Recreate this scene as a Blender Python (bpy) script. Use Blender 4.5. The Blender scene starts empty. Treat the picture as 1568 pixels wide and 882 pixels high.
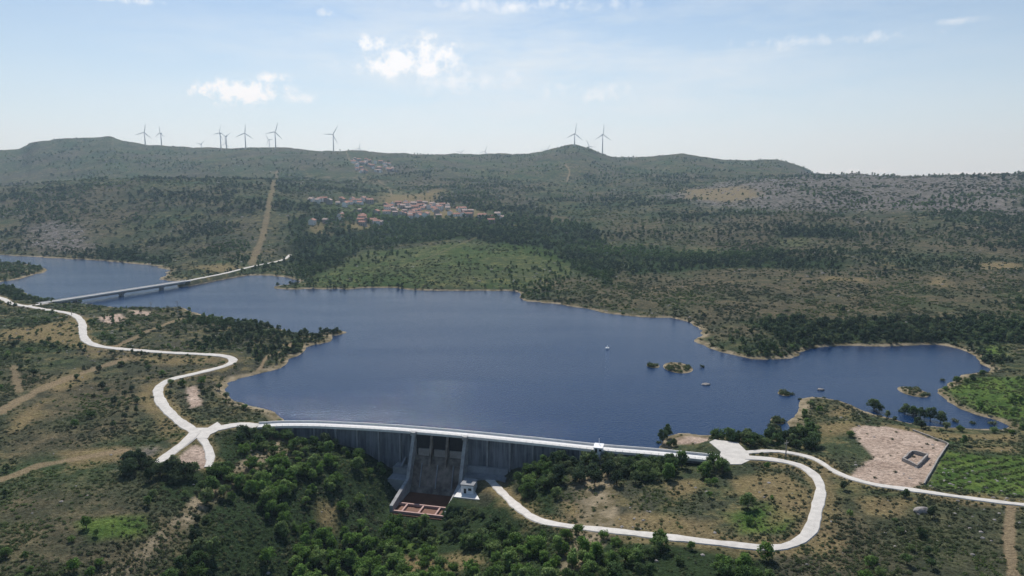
import bpy, math, random, time
import numpy as np
from mathutils import Vector
T0=time.time()
rng=np.random.default_rng(7); random.seed(7)
scene=bpy.context.scene
F=1060.0; CH=120.0; PITCH=math.atan(171/1060.0)
cp,sp=math.cos(PITCH),math.sin(PITCH)

# ---------------------------------------------------------------- survey helpers
def ray(u,v):
    a=(np.asarray(u,float)-784)/F; b=(441-np.asarray(v,float))/F
    return a, cp+b*sp, -sp+b*cp
def plane_pts(px,z=0.0):
    px=np.array(px,float); dx,dy,dz=ray(px[:,0],px[:,1]); s=(z-CH)/dz
    return np.stack([dx*s,dy*s],1)
TBL=rng.random((256,256))
def vn(x,y,o=0):
    x=x+o*17.31; y=y+o*9.77
    xi=np.floor(x).astype(np.int64); yi=np.floor(y).astype(np.int64); fx=x-xi; fy=y-yi
    fx=fx*fx*(3-2*fx); fy=fy*fy*(3-2*fy)
    a=TBL[xi&255,yi&255]; b=TBL[(xi+1)&255,yi&255]; c=TBL[xi&255,(yi+1)&255]; d=TBL[(xi+1)&255,(yi+1)&255]
    return ((a*(1-fx)+b*fx)*(1-fy)+(c*(1-fx)+d*fx)*fy)*2-1
def fbm(x,y,o=0,n=4):
    s=0;a=1;t=0
    for i in range(n):
        s=s+a*vn(x*2**i,y*2**i,o+i*3); t+=a; a*=.5
    return s/t
def sst(a,b,x):
    t=np.clip((x-a)/(b-a),0,1); return t*t*(3-2*t)
def sdf(poly,x,y,margin=250.0):
    """signed distance, + outside"""
    x=np.asarray(x,float); y=np.asarray(y,float)
    out=np.full(x.shape,margin); mn=poly.min(0)-margin; mx=poly.max(0)+margin
    m=(x>mn[0])&(x<mx[0])&(y>mn[1])&(y<mx[1])
    X=x[m];Y=y[m]
    if X.size==0: return out
    d2=np.full(X.shape,1e12); ins=np.zeros(X.shape,bool)
    n=len(poly)
    for i in range(n):
        ax,ay=poly[i]; bx,by=poly[(i+1)%n]; ex,ey=bx-ax,by-ay; L=ex*ex+ey*ey+1e-9
        px=X-ax; py=Y-ay; t=np.clip((px*ex+py*ey)/L,0,1)
        qx=px-t*ex; qy=py-t*ey; d2=np.minimum(d2,qx*qx+qy*qy)
        if abs(ey)>1e-9:
            c=((ay>Y)!=(by>Y))&(X<ex*(Y-ay)/ey+ax); ins^=c
    d=np.sqrt(d2); d[ins]*=-1
    out[m]=np.minimum(d,margin); return out
def polyline_dist(pl,x,y,margin):
    """pl (n,3): distance to line and z of nearest"""
    D=np.full(x.shape,margin*1.0); Z=np.zeros(x.shape)
    mn=pl[:,:2].min(0)-margin; mx=pl[:,:2].max(0)+margin
    m=(x>mn[0])&(x<mx[0])&(y>mn[1])&(y<mx[1]); idx=np.nonzero(m)[0]
    if idx.size==0: return D,Z
    for i in range(len(pl)-1):
        a=pl[i]; b=pl[i+1]
        X=x[idx];Y=y[idx]
        mm=(X>min(a[0],b[0])-margin)&(X<max(a[0],b[0])+margin)&(Y>min(a[1],b[1])-margin)&(Y<max(a[1],b[1])+margin)
        k=idx[mm]
        if k.size==0: continue
        X=x[k];Y=y[k]; ex,ey=b[0]-a[0],b[1]-a[1]; L=ex*ex+ey*ey+1e-9
        t=np.clip(((X-a[0])*ex+(Y-a[1])*ey)/L,0,1)
        d=np.hypot(X-a[0]-t*ex,Y-a[1]-t*ey); z=a[2]+t*(b[2]-a[2])
        c=d<D[k]; kk=k[c]; D[kk]=d[c]; Z[kk]=z[c]
    return D,Z
def catmull(P,step):
    P=np.asarray(P,float); n=len(P); out=[]
    for i in range(n-1):
        p0=P[max(i-1,0)];p1=P[i];p2=P[i+1];p3=P[min(i+2,n-1)]
        k=max(1,int(np.linalg.norm(p2[:2]-p1[:2])/step))
        for j in range(k):
            t=j/k
            out.append(.5*((2*p1)+(-p0+p2)*t+(2*p0-5*p1+4*p2-p3)*t*t+(-p0+3*p1-3*p2+p3)*t**3))
    out.append(P[-1]); return np.array(out)

# ---------------------------------------------------------------- dam line and lake outline (world metres)
CREST=4.0
dam_px=[(395,652),(430,650),(480,650),(530,652),(585,655),(640,659),(720,666),(820,676),(915,686),(1000,693),(1060,699),(1100,703)]
dam=catmull(plane_pts(dam_px,CREST),3.0)
shore1=[(1022,670),(1045,662),(1085,668),(1130,666),(1160,671),(1195,669),(1213,660),(1212,645),(1231,630),(1226,612),(1250,607),(1277,612),(1308,622),(1330,633),(1365,640),(1390,648),(1440,656),(1500,657),(1548,656),(1530,643),(1485,633),(1445,613),(1432,598),(1460,585),(1482,573),(1525,568),(1502,557),(1485,540),(1450,528),(1400,527),(1350,531),(1290,528),(1260,531),(1235,537),(1215,547),(1180,552),(1150,550),(1120,543),(1090,535),(1060,523),(1082,510),(1065,500),(1040,488),(1010,487),(975,485),(930,479),(880,470),(830,462),(795,460),(793,447),(770,445),(700,446),(640,445),(600,441),(580,440),(540,443),(480,442),(420,444),(418,438),(462,433),(440,424),(390,421),(330,427),(290,434),(262,430),(238,428),(262,417),(245,408),(190,402),(130,398),(60,394),(0,390),(-120,386),(-300,384),(-300,396),(-120,398),(0,401),(50,405),(76,414),(40,425),(0,432),(-40,436),(0,440),(30,443),(42,454),(75,462),(110,463),(160,470),(230,472),(280,470),(293,477),(320,486),(380,495),(420,500),(450,511),(490,510),(536,507),(510,516),(500,526),(470,531),(460,543),(441,548),(438,560),(400,573),(350,583),(338,600),(368,617),(410,630),(432,642)]
sh=plane_pts(shore1,0.0)
d_in=dam[(dam[:,0]>plane_pts([(440,650)],4)[0,0])&(dam[:,0]<plane_pts([(1005,693)],4)[0,0])]
def chaikin(P):
    Q=[P[0]]
    for a,b in zip(P[:-1],P[1:]): Q+= [a*.75+b*.25,a*.25+b*.75]
    Q.append(P[-1]); return np.array(Q)
lake=np.vstack([chaikin(sh),d_in[::2]])
dorder=dam[np.argsort(dam[:,0])]
def ydam(x): return np.interp(x,dorder[:,0],dorder[:,1])

# ---------------------------------------------------------------- terrain
sil=[(-900,240),(-300,236),(0,234),(38,232),(55,220),(110,215),(160,213),(173,209),(188,218),(260,226),(330,231),(420,228),(500,233),(600,238),(700,241),(790,243),(830,238),(860,229),(880,224),(900,229),(935,245),(1000,244),(1045,239),(1100,247),(1185,247),(1220,258),(1250,269),(1290,280),(1568,290),(2500,290)]
def zz(v,y): return CH-(v-270)*y/F*.975
R={100:[(-900,6),(300,5),(700,3),(1000,5),(2500,5)],
 200:[(-900,9),(300,6),(700,3),(1000,5),(1300,7),(2500,9)],
 300:[(-900,10),(0,8),(300,6),(700,4),(1000,5),(1250,6),(2500,9)],
 450:[(-900,10),(0,8),(200,7),(700,6),(1100,5),(1568,6),(2500,10)],
 600:[(-900,10),(0,7),(700,6),(1100,6),(1568,9),(2500,14)],
 800:[(-900,12),(200,5),(400,5),(600,7),(784,10),(900,8),(1100,9),(1250,12),(1400,14),(1568,17),(2500,25)],
 1000:[(-900,12),(0,5),(200,6),(400,14),(600,13),(784,20),(900,14),(1100,16),(1250,21),(1400,26),(1568,31),(2500,45)],
 1300:[(-900,50),(0,30),(200,40),(400,52),(600,23),(784,38),(900,28),(1100,40),(1250,52),(1400,60),(1568,71),(2500,90)],
 1700:[(-900,110),(0,92),(100,110),(200,124),(400,120),(500,88),(600,60),(784,68),(900,62),(1100,76),(1250,98),(1400,106),(1568,114),(2500,130)],
 2200:[(-900,80),(0,70),(200,80),(400,100),(600,120),(784,116),(900,104),(1100,116),(1230,122),(1290,128),(1340,121),(1440,121),(1500,124),(1568,130),(2500,140)],
 3000:[(u,zz(v,3000)+(12 if v<265 else 0)) for u,v in sil],
 4500:[(-900,245),(850,240),(950,205),(1100,160),(1250,90),(2500,60)],
 8000:[(-900,150),(900,130),(1250,70),(2500,60)],
 16000:[(-900,60),(2500,60)]}
ys=np.array(sorted(R)); ug=np.arange(-900,2501,5.0)
M=np.stack([np.interp(ug,[p[0] for p in R[y]],[p[1] for p in R[y]]) for y in ys])
def smooth(a,s,ax):
    k=np.exp(-.5*(np.arange(-3*s,3*s+1)/s)**2); k/=k.sum()
    return np.apply_along_axis(lambda r:np.convolve(np.pad(r,(3*s,3*s),'edge'),k,'valid'),ax,a)
for i,y in enumerate(ys): M[i:i+1]=smooth(M[i:i+1],1 if y==3000 else 8,1)
lg=np.linspace(math.log(100),math.log(16000),700)
TB=np.empty((700,len(ug)))
for j in range(len(ug)): TB[:,j]=np.interp(np.exp(lg),ys,M[:,j])
TB=smooth(TB,5,0)
def base(x,y):
    ye=np.clip(y,100,15900); u=784+(x/ye)/0.988*F
    a=(np.log(ye)-lg[0])/(lg[1]-lg[0]); b=np.clip((u+900)/5,0,len(ug)-1.001)
    i=np.clip(np.floor(a).astype(int),0,698); j=np.floor(b).astype(int); fa=a-i; fb=b-j
    return (TB[i,j]*(1-fa)+TB[i+1,j]*fa)*(1-fb)+(TB[i,j+1]*(1-fa)+TB[i+1,j+1]*fa)*fb
islands=[(plane_pts([(1038,563)])[0],9,.8),(plane_pts([(1000,560)])[0],4,.4),(plane_pts([(1190,645)])[0],3,.4),(plane_pts([(1200,603)])[0],3,.4),(plane_pts([(1398,600)])[0],7,.7),(plane_pts([(1186,655)])[0],2.5,.4)]
SX=float(plane_pts([(674,662)],4)[0,0])
def H0(x,y):
    x=np.asarray(x,float); y=np.asarray(y,float)
    b=base(x,y)
    yy=np.clip(y,100,3500)
    n=fbm(x/260,y/260,1,3)*np.minimum(.006*yy,13)+fbm(x/75,y/75,5,3)*np.minimum(.9+.003*yy,8)+vn(x/15,y/15,9)*.35
    d=sdf(lake,x,y,300.0)
    near=sst(6,25,np.abs(y-ydam(x)))
    d=d+(2.6*vn(x/13,y/13,2)+1.3*vn(x/5,y/5,3))*near*np.clip(y/500,.6,1.6)
    land=np.maximum(.15+(b+n)*(1-np.exp(-np.maximum(d,0)/42)),.12+.03*np.minimum(np.maximum(d,0),20))
    h=np.where(d>0,land,np.maximum(.3*d,-10))
    for c,r,hh in islands:
        q=np.hypot(x-c[0],(y-c[1])*.7)/r; h=np.maximum(h,np.where(q<1.3,hh*(1-q),-99))
    xc=np.interp(y,[120,200,290],[-88,-62,SX])
    s=x-xc
    dep=np.interp(s,[-90,-60,-40,-30,-20,-13,12,21,34,52,85],[0,-3,-7,-11.5,-17,-21,-21,-16,-9.5,-4,0])
    dep2=np.interp(s,[-95,-50,-24,-6,18,36,66,105],[0,-8,-18,-22,-21,-13,-5,0])
    q=sst(4,55,ydam(x)-y); dep=dep*(1-q)+dep2*q
    dep=dep*(1+np.clip((290-y)/500,0,.25))
    m=sst(-1.5,2.5,ydam(x)-y)*sst(-145,-110,x)
    return h+dep*m
def march(px):
    px=np.array(px,float); dx,dy,dz=ray(px[:,0],px[:,1])
    s=np.exp(np.linspace(math.log(120),math.log(9000),900))
    X=dx[:,None]*s; Y=dy[:,None]*s; Z=CH+dz[:,None]*s
    h=H0(X.ravel(),Y.ravel()).reshape(X.shape); g=Z-np.maximum(h,-60)
    out=np.zeros((len(px),2))
    for i in range(len(px)):
        k=np.nonzero(g[i]<0)[0]; k=k[0] if len(k) else len(s)-1; k=max(k,1)
        t=g[i,k-1]/(g[i,k-1]-g[i,k]+1e-9); ss=s[k-1]+t*(s[k]-s[k-1]); out[i]=(dx[i]*ss,dy[i]*ss)
    return out
roads_px=[
 ('access_road',[(-60,440),(0,457),(20,466),(60,473),(105,480),(124,492),(128,515),(141,528),(175,534),(250,540),(310,543),(343,546),(357,552),(345,562),(300,573),(262,582),(243,595),(246,615),(262,635),(280,650),(300,662)],4.8,1.5),
 ('junction_road',[(300,662),(330,659),(365,655),(400,653)],5.5,3.9),
 ('service_road',[(300,662),(285,677),(262,694),(240,710)],4.2,1),
 ('service_road',[(303,664),(318,685),(322,705),(318,718)],3.0,1),
 ('bridge_approach_road',[(16,466),(40,468),(72,464)],5,4.5),
 ('causeway_road',[(283,430.5),(310,425),(345,418),(385,408),(420,401),(436,396),(444,390)],4.5,4.8),
 ('loop_road',[(1140,703),(1180,706),(1222,714),(1247,728),(1257,747),(1251,780),(1241,812),(1216,832),(1180,839),(1120,835),(1050,825),(960,815),(880,807),(828,800),(797,784),(778,762),(762,746),(745,736)],3.5,-99),
 ('upper_track',[(1135,695),(1180,693),(1215,697),(1250,706),(1285,726),(1335,741),(1400,752),(1470,762),(1568,774),(1700,785)],2.6,-99)]
roads=[]
for nm,px,w,zmin in roads_px:
    P=plane_pts(px,5.0) if nm in('causeway_road',) else march(px)
    if nm=='junction_road': P[-1]=dam[0]
    if nm=='bridge_approach_road': P[-1]=plane_pts([px[-1]],5)[0]
    C=catmull(P,3.0); z=H0(C[:,0],C[:,1])+.5
    k=9; zp=np.pad(z,(k,k),'edge'); z=np.convolve(zp,np.ones(2*k+1)/(2*k+1),'valid')
    z=np.maximum(z,zmin)
    if nm=='junction_road': z=np.full(len(z),3.97)
    if nm=='causeway_road': z[:]=5.0
    roads.append((nm,np.column_stack([C,z]),w))
tr_px=[([(0,735),(60,713),(130,700),(190,690)],3.2,.8),([(-40,650),(0,630),(60,597),(130,570),(190,550)],4.2,.8),([(165,535),(220,510),(280,487)],3,.8),
 ([(385,580),(400,562),(410,545),(440,535),(452,520),(500,513)],1.6,1),([(385,405),(395,380),(405,350),(412,310),(418,285),(424,262)],6.5,.55),
 ([(1548,776),(1545,830),(1552,882),(1556,930)],2.0,.85),([(440,268),(560,274),(690,283)],4,.5),([(600,300),(590,285),(540,250),(530,232)],3.5,.6),([(868,278),(872,262),(866,252)],3.5,.8),([(1310,345),(1340,340),(1370,335)],3,.6),([(20,560),(30,600)],2.5,.6),
 ([(545,272),(600,290),(640,300)],4,.5),([(700,335),(790,345),(860,338)],3,.5),([(1000,440),(1120,432),(1262,425)],2.5,.35),([(760,350),(690,380),(640,400)],2.5,.35)]
tracks=[(np.column_stack([c,np.zeros(len(c))]),w,st) for c,w,st in [(catmull(march(p),12.0),w,st) for p,w,st in tr_px]]
pads=[]
plaza_r=plane_pts([(1086,677),(1095,673),(1130,678),(1146,694),(1150,704),(1135,711),(1110,711),(1100,703),(1104,692)],4.0)
plaza_l=plane_pts([(292,658),(302,655),(318,655),(333,646),(340,652),(333,660),(322,665),(318,671),(308,671),(296,671),(287,673)],4.0)
i0=int(np.argmin(np.abs(dam[:,0]-SX))); O=dam[i0]; Tn=dam[i0+1]-dam[i0-1]; Tn/=np.linalg.norm(Tn); Nn=np.array([Tn[1],-Tn[0]])
if Nn[1]>0: Nn=-Nn
def W(s,n): return O+Tn*s+Nn*n
basin=np.array([W(-13,1),W(13,1),W(13,38),W(-13,38)])
pads.append((plaza_r,3.8,6)); pads.append((plaza_l,3.8,6)); pads.append((basin,-20.6,9))
hutpad=np.array([W(14,10),W(30,10),W(30,30),W(14,30)]); pads.append((hutpad,-15.0,5))
def H(x,y):
    x=np.asarray(x,float).ravel(); y=np.asarray(y,float).ravel(); h=H0(x,y)
    for poly,z,fall in pads:
        d=sdf(poly,x,y,fall+1); w=1-sst(0,fall,d); h=h*(1-w)+z*w
    for nm,pl,w in roads:
        fall=7 if nm!='causeway_road' else 12
        D,Z=polyline_dist(pl[::2] if len(pl)>8 else pl,x,y,w/2+1.2+fall)
        k=1-sst(w/2+1.0,w/2+1.0+fall,D); h=h*(1-k)+(Z-.3)*k
    return h
def P_(px): return march(px)
dry=[P_(p) for p in [
 [(0,505),(60,498),(112,488),(126,520),(165,540),(150,548),(110,530),(40,522),(0,522)],
 [(215,590),(240,580),(232,618),(268,658),(255,668),(228,630)],
 [(1120,735),(1160,728),(1200,726),(1236,745),(1236,790),(1180,800),(1190,765),(1120,755)],
 [(1010,740),(1060,735),(1075,752),(1030,765)],
 [(960,806),(1060,795),(1130,818),(1100,828),(1000,815)],[(860,765),(900,770),(890,800),(860,790)],
 [(600,845),(700,846),(760,860),(700,875),(620,868)],[(1240,830),(1262,760),(1284,760),(1285,830),(1240,882)],
 [(100,694),(190,683),(215,690),(180,705),(110,712)],[(930,790),(1100,800),(1090,818),(930,808)],[(490,770),(520,775),(505,810),(485,800)],
 [(472,342),(506,341),(502,358),(476,358)],[(525,340),(578,340),(572,351),(530,352)],[(590,296),(680,291),(664,312),(580,310)],
 [(1500,402),(1560,403),(1560,413),(1512,411)],[(1420,425),(1436,426),(1455,440),(1440,440)],[(1045,290),(1140,285),(1170,300),(1120,310),(1050,305)],
 [(1262,424),(1320,427),(1322,431),(1265,429)],[(1250,650),(1300,645),(1330,655),(1300,665),(1255,668)],[(290,410),(350,404),(380,410),(330,418)],[(1350,648),(1440,662),(1560,668),(1560,676),(1430,672),(1340,660)],[(600,310),(700,318),(760,330),(690,335),(600,322)],[(160,545),(330,546),(345,556),(250,560)],[(900,785),(1000,800),(990,812),(890,803)],
 [(60,590),(120,565),(150,575),(90,600)],[(20,640),(70,610),(60,640),(20,665)],[(1320,760),(1400,765),(1380,790),(1330,785)],[(1280,620),(1310,628),(1300,640),(1275,636)],[(1480,680),(1560,682),(1560,692),(1480,690)]]]
bare=[P_(p) for p in [[(1305,657),(1355,652),(1400,662),(1450,680),(1420,738),(1392,750),(1300,733),(1335,700),(1318,680)],[(1028,672),(1050,664),(1090,668),(1084,680),(1040,680)],[(268,705),(298,680),(322,690),(325,716),(296,722)],[(286,592),(300,590),(306,620),(292,625)],[(310,470),(330,470),(330,480),(305,478)],[(200,475),(235,478),(228,484),(200,481)],[(150,486),(186,480),(190,490),(165,497)]]]
orch_px=[(1424,690),(1600,702),(1600,766),(1420,744)]
green=[P_(p) for p in [[(1450,600),(1480,580),(1568,578),(1620,640),(1568,650),(1500,636)],[(1500,530),(1540,532),(1536,545),(1505,545)],orch_px,[(560,385),(730,370),(860,385),(880,420),(800,441),(620,441),(470,440),(490,420)],[(1110,785),(1180,772),(1222,788),(1200,815),(1130,818)],[(1190,365),(1240,365),(1240,378),(1190,375)],[(620,305),(640,330),(560,335),(480,320),(480,310)],[(600,820),(680,825),(660,845),(590,840)],[(120,800),(220,790),(240,815),(150,825)]]]
rock=[P_(p) for p in [[(1000,300),(1150,275),(1568,278),(1568,328),(1250,322),(1120,318)],[(45,345),(120,340),(135,378),(90,388),(50,375)],[(1230,262),(1568,262),(1568,285),(1230,280)],[(900,800),(980,800),(1000,818),(920,815)],[(180,690),(230,685),(240,700),(200,712)]]]
brown=[P_(p) for p in [[(860,470),(820,440),(900,415),(1200,405),(1568,420),(1568,490),(1300,500),(1100,530),(1070,500)],[(0,320),(160,290),(200,340),(140,390),(0,385)],[(0,560),(200,580),(230,640),(120,690),(0,700)],[(0,740),(200,740),(300,820),(260,900),(0,900)],[(1240,760),(1568,790),(1600,900),(1200,900)],[(930,330),(1150,330),(1568,345),(1568,390),(1200,385),(950,370)]]]
forest=[P_(p) for p in [[(445,335),(560,322),(700,335),(800,330),(900,345),(960,395),(930,438),(870,405),(720,366),(560,376),(475,428),(445,405)],[(950,375),(1110,390),(1300,400),(1290,412),(1100,412),(960,420)],[(150,380),(270,395),(262,406),(160,398)],[(1130,492),(1568,490),(1568,524),(1400,522),(1290,524),(1220,535)],[(560,432),(620,437),(620,443),(560,440)],[(1190,350),(1300,350),(1300,364),(1190,364)]]]
ripar=[P_(p) for p in [[(350,668),(440,662),(540,664),(600,700),(618,765),(690,770),(775,770),(830,805),(1000,832),(1180,850),(1190,900),(240,900),(310,820),(230,740),(330,700)],[(790,735),(850,700),(960,706),(940,720),(860,740),(850,800),(800,780)]]]
bigt=[P_(p) for p in [[(195,705),(260,725),(330,705),(375,735),(370,765),(300,760),(200,745)],[(850,700),(935,700),(1000,712),(1110,715),(1120,728),(1030,735),(930,745),(850,745)],[(985,672),(1025,672),(1160,676),(1250,660),(1250,690),(1160,690),(1090,680)],[(1380,615),(1450,640),(1440,652),(1385,640)],[(1325,612),(1352,612),(1355,632),(1330,630)],[(1110,780),(1150,775),(1160,790),(1120,795)],[(1190,770),(1220,775),(1215,800),(1185,795)],[(430,660),(540,662),(600,695),(570,700),(480,680)],[(240,480),(330,482),(400,505),(350,520),(230,515)]]]
vill=[P_(p) for p in [[(588,313),(640,306),(692,318),(676,336),(620,338),(588,330)],[(500,304),(560,304),(572,314),(500,318)],[(555,246),(600,250),(610,266),(560,266)]]]
def inany(L,x,y,edge=6,nz=5):
    o=np.zeros(x.shape)
    off=fbm(x/12,y/12,21,3)*nz*np.clip(y/400,.7,4)
    for p in L:
        e=edge*np.clip(p[:,1].mean()/400,.6,5)
        o=np.maximum(o,1-sst(-e,e,sdf(p,x,y,60*1.0+e)+off))
    return o
def roaddist(x,y,m=14.0):
    D=np.full(x.shape,m)
    for nm,pl,w in roads: D=np.minimum(D,np.maximum(polyline_dist(pl[::3],x,y,m+w/2)[0]-w/2,0))
    return D
def trackmask(x,y):
    o=np.zeros(x.shape)
    for pl,w,st in tracks:
        D,_=polyline_dist(pl,x,y,w*2.5+3); D=D+vn(x/6,y/6,31)*w*.3
        o=np.maximum(o,(1-sst(w*.5,w*1.0,D))*st)
    return o

# ---------------------------------------------------------------- materials
def mat(name):
    m=bpy.data.materials.new(name); m.use_nodes=True; nt=m.node_tree
    b=nt.nodes['Principled BSDF']; return m,nt,b
def nd(nt,t,**kw):
    n=nt.nodes.new(t)
    for k,v in kw.items():
        if k.startswith('i_'):
            key=k[2:]; key=int(key) if key.isdigit() else key.replace('_',' ')
            s=n.inputs[key]
            if isinstance(v,bpy.types.NodeSocket): nt.links.new(v,s)
            else: s.default_value=v
        else: setattr(n,k,v)
    return n
def mixc(nt,f,a,b):
    n=nt.nodes.new('ShaderNodeMix'); n.data_type='RGBA'
    for s,v in ((n.inputs[0],f),(n.inputs[6],a),(n.inputs[7],b)):
        if isinstance(v,bpy.types.NodeSocket): nt.links.new(v,s)
        else: s.default_value=v if isinstance(v,float) else (*v,1)
    return n.outputs[2]
def mul(nt,a,b): return nd(nt,'ShaderNodeMath',operation='MULTIPLY',i_0=a,i_1=b).outputs[0]
def ramp(nt,f,a,b,lo=0.0,hi=1.0):
    return nd(nt,'ShaderNodeMapRange',i_0=f,i_1=a,i_2=b,i_3=lo,i_4=hi).outputs[0]
def noise(nt,vec,scale,det=4.0,rough=.6):
    return nd(nt,'ShaderNodeTexNoise',i_Vector=vec,i_Scale=scale,i_Detail=det,i_Roughness=rough).outputs[0]
def simple(name,col,rough=.8,var=.25,scale=.5,col2=None):
    m,nt,b=mat(name); g=nd(nt,'ShaderNodeNewGeometry')
    n=noise(nt,g.outputs['Position'],scale,5.0)
    c2=col2 or tuple(c*(1-var) for c in col)
    nt.links.new(mixc(nt,ramp(nt,n,.35,.65),col,c2),b.inputs['Base Color'])
    b.inputs['Roughness'].default_value=rough; b.inputs['Specular IOR Level'].default_value=.2
    return m
# ground
GM,nt,b=mat('heathland_ground'); g=nd(nt,'ShaderNodeNewGeometry'); pos=g.outputs['Position']
A=nd(nt,'ShaderNodeAttribute',attribute_name='cover'); B=nd(nt,'ShaderNodeAttribute',attribute_name='cover2'); C3=nd(nt,'ShaderNodeAttribute',attribute_name='cover3')
sa=nd(nt,'ShaderNodeSeparateColor',i_0=A.outputs['Color']); sb=nd(nt,'ShaderNodeSeparateColor',i_0=B.outputs['Color']); sc3=nd(nt,'ShaderNodeSeparateColor',i_0=C3.outputs['Color'])
n1=noise(nt,pos,.018,6.0,.6); n2=noise(nt,pos,.11,6.0,.65); n3=noise(nt,pos,.7,5.0,.7); n4=noise(nt,pos,.006,5.0,.6)
c=mixc(nt,ramp(nt,n1,.4,.6),(.038,.058,.032),(.072,.078,.05))
c=mixc(nt,ramp(nt,n2,.45,.66),c,(.085,.106,.052))
c=mixc(nt,ramp(nt,n4,.48,.62,0.,.55),c,(.1,.085,.068))
c=mixc(nt,ramp(nt,n4,.48,.36,0.,.6),c,(.055,.088,.04))
gr=mul(nt,ramp(nt,n2,.5,.64),ramp(nt,n1,.4,.56,0.,.9))
c=mixc(nt,gr,c,(.2,.165,.085))
bw=mul(nt,sc3.outputs['Red'],ramp(nt,n1,.35,.55,.3,.85))
c=mixc(nt,bw,c,mixc(nt,ramp(nt,n2,.38,.62),(.072,.07,.047),(.145,.122,.078)))
c=mixc(nt,sb.outputs['Green'],c,(.035,.055,.026))
c=mixc(nt,sb.outputs['Red'],c,mixc(nt,ramp(nt,n2,.4,.62),(.08,.08,.06),(.25,.22,.21)))
c=mixc(nt,sa.outputs['Blue'],c,mixc(nt,ramp(nt,n2,.35,.65),(.055,.105,.028),(.13,.19,.045)))
dm=mul(nt,sa.outputs['Red'],ramp(nt,n2,.3,.55,.5,1.))
c=mixc(nt,dm,c,mixc(nt,ramp(nt,n2,.3,.7),(.3,.22,.12),(.18,.155,.075)))
c=mixc(nt,sb.outputs['Blue'],c,mixc(nt,ramp(nt,n3,.35,.65),(.33,.25,.16),(.23,.18,.11)))
c=mixc(nt,sa.outputs['Green'],c,mixc(nt,ramp(nt,n2,.35,.65),(.52,.41,.33),(.37,.28,.22)))
sep=nd(nt,'ShaderNodeSeparateXYZ',i_0=pos)
dk=ramp(nt,n3,.3,.7,.45,1.45)
c=nd(nt,'ShaderNodeVectorMath',operation='SCALE',i_0=c,i_3=dk).outputs[0]
z=sep.outputs[2]
up=mul(nt,ramp(nt,z,1.1,.6),ramp(nt,z,-2.,-.6))
c=mixc(nt,up,c,mixc(nt,ramp(nt,n2,.4,.6),(.34,.28,.19),(.14,.12,.07)))
df=nd(nt,'ShaderNodeBsdfDiffuse',i_Color=c)
bp=nd(nt,'ShaderNodeBump',i_Height=n3,i_Strength=.9,i_Distance=1.4); nt.links.new(bp.outputs[0],df.inputs['Normal'])
nt.links.new(df.outputs[0],nt.nodes['Material Output'].inputs['Surface'])
# water
WM,nt,b=mat('lake_water'); g=nd(nt,'ShaderNodeNewGeometry'); pos=g.outputs['Position']
b.inputs['IOR'].default_value=1.33
w1=noise(nt,pos,.6,4.0,.6)
st=nd(nt,'ShaderNodeMapping',i_Vector=pos,i_Scale=(.004,.02,1)); w3=noise(nt,st.outputs[0],1.0,5.0,.6)
nt.links.new(mixc(nt,ramp(nt,w3,.35,.65),(.002,.017,.06),(.005,.026,.08)),b.inputs['Base Color'])
nt.links.new(ramp(nt,w3,.35,.65,.04,.08),b.inputs['Roughness'])
bs=ramp(nt,w3,.38,.62,.42,.64)
bp=nd(nt,'ShaderNodeBump',i_Height=w1,i_Strength=bs,i_Distance=.6); nt.links.new(bp.outputs[0],b.inputs['Normal'])
# foliage
def foliage(name,dark,light,yell):
    m,nt,b=mat(name)
    t=nd(nt,'ShaderNodeAttribute',attribute_name='tint',attribute_type='INSTANCER').outputs['Fac']
    to=nd(nt,'ShaderNodeAttribute',attribute_name='tone').outputs['Fac']
    oi=nd(nt,'ShaderNodeObjectInfo').outputs['Random']
    c=mixc(nt,t,dark,light); c=mixc(nt,ramp(nt,oi,.55,1.,0.,.6),c,yell)
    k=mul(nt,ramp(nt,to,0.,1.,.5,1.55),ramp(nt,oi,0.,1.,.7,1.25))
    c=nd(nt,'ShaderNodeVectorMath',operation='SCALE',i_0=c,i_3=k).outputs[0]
    d_=nd(nt,'ShaderNodeBsdfDiffuse',i_Color=c)
    tr=nd(nt,'ShaderNodeBsdfTranslucent',i_Color=c); mx=nd(nt,'ShaderNodeMixShader',i_0=.35,i_1=d_.outputs[0],i_2=tr.outputs[0])
    nt.links.new(mx.outputs[0],nt.nodes['Material Output'].inputs['Surface']); return m
FM=foliage('tree_foliage',(.055,.085,.046),(.13,.22,.055),(.16,.185,.085))
SM=foliage('shrub_foliage',(.08,.1,.06),(.13,.185,.065),(.2,.185,.11))
BK=simple('bark',(.09,.07,.05)); CON=simple('concrete',(.3,.31,.32),.85,.3,.25)
CONW=simple('pale_concrete',(.74,.73,.7),.8,.12,.5)
CONM=simple('weathered_concrete',(.42,.42,.41),.8,.4,.4)
RD=simple('pale_road_surface',(.6,.57,.52),.9,.2,.35)
ROCK=simple('granite',(.32,.295,.275),.9,.45,.6)
DM,nt,b=mat('dam_wall_concrete'); g=nd(nt,'ShaderNodeNewGeometry')
mp=nd(nt,'ShaderNodeMapping',i_Vector=g.outputs['Position'],i_Scale=(.8,.8,.05)); s1=noise(nt,mp.outputs[0],1.0,5.0,.6); s2=noise(nt,g.outputs['Position'],.12,4.0)
c=mixc(nt,ramp(nt,s1,.38,.62),(.19,.205,.23),(.065,.075,.095)); c=mixc(nt,ramp(nt,s2,.4,.7,0.,.6),c,(.21,.22,.24))
nt.links.new(c,b.inputs['Base Color']); b.inputs['Roughness'].default_value=.85
GATE=simple('dark_gate_steel',(.03,.03,.035),.6); CHUTE=simple('stained_chute_concrete',(.26,.225,.19),.8,.4,.3,(.1,.08,.065))
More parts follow.
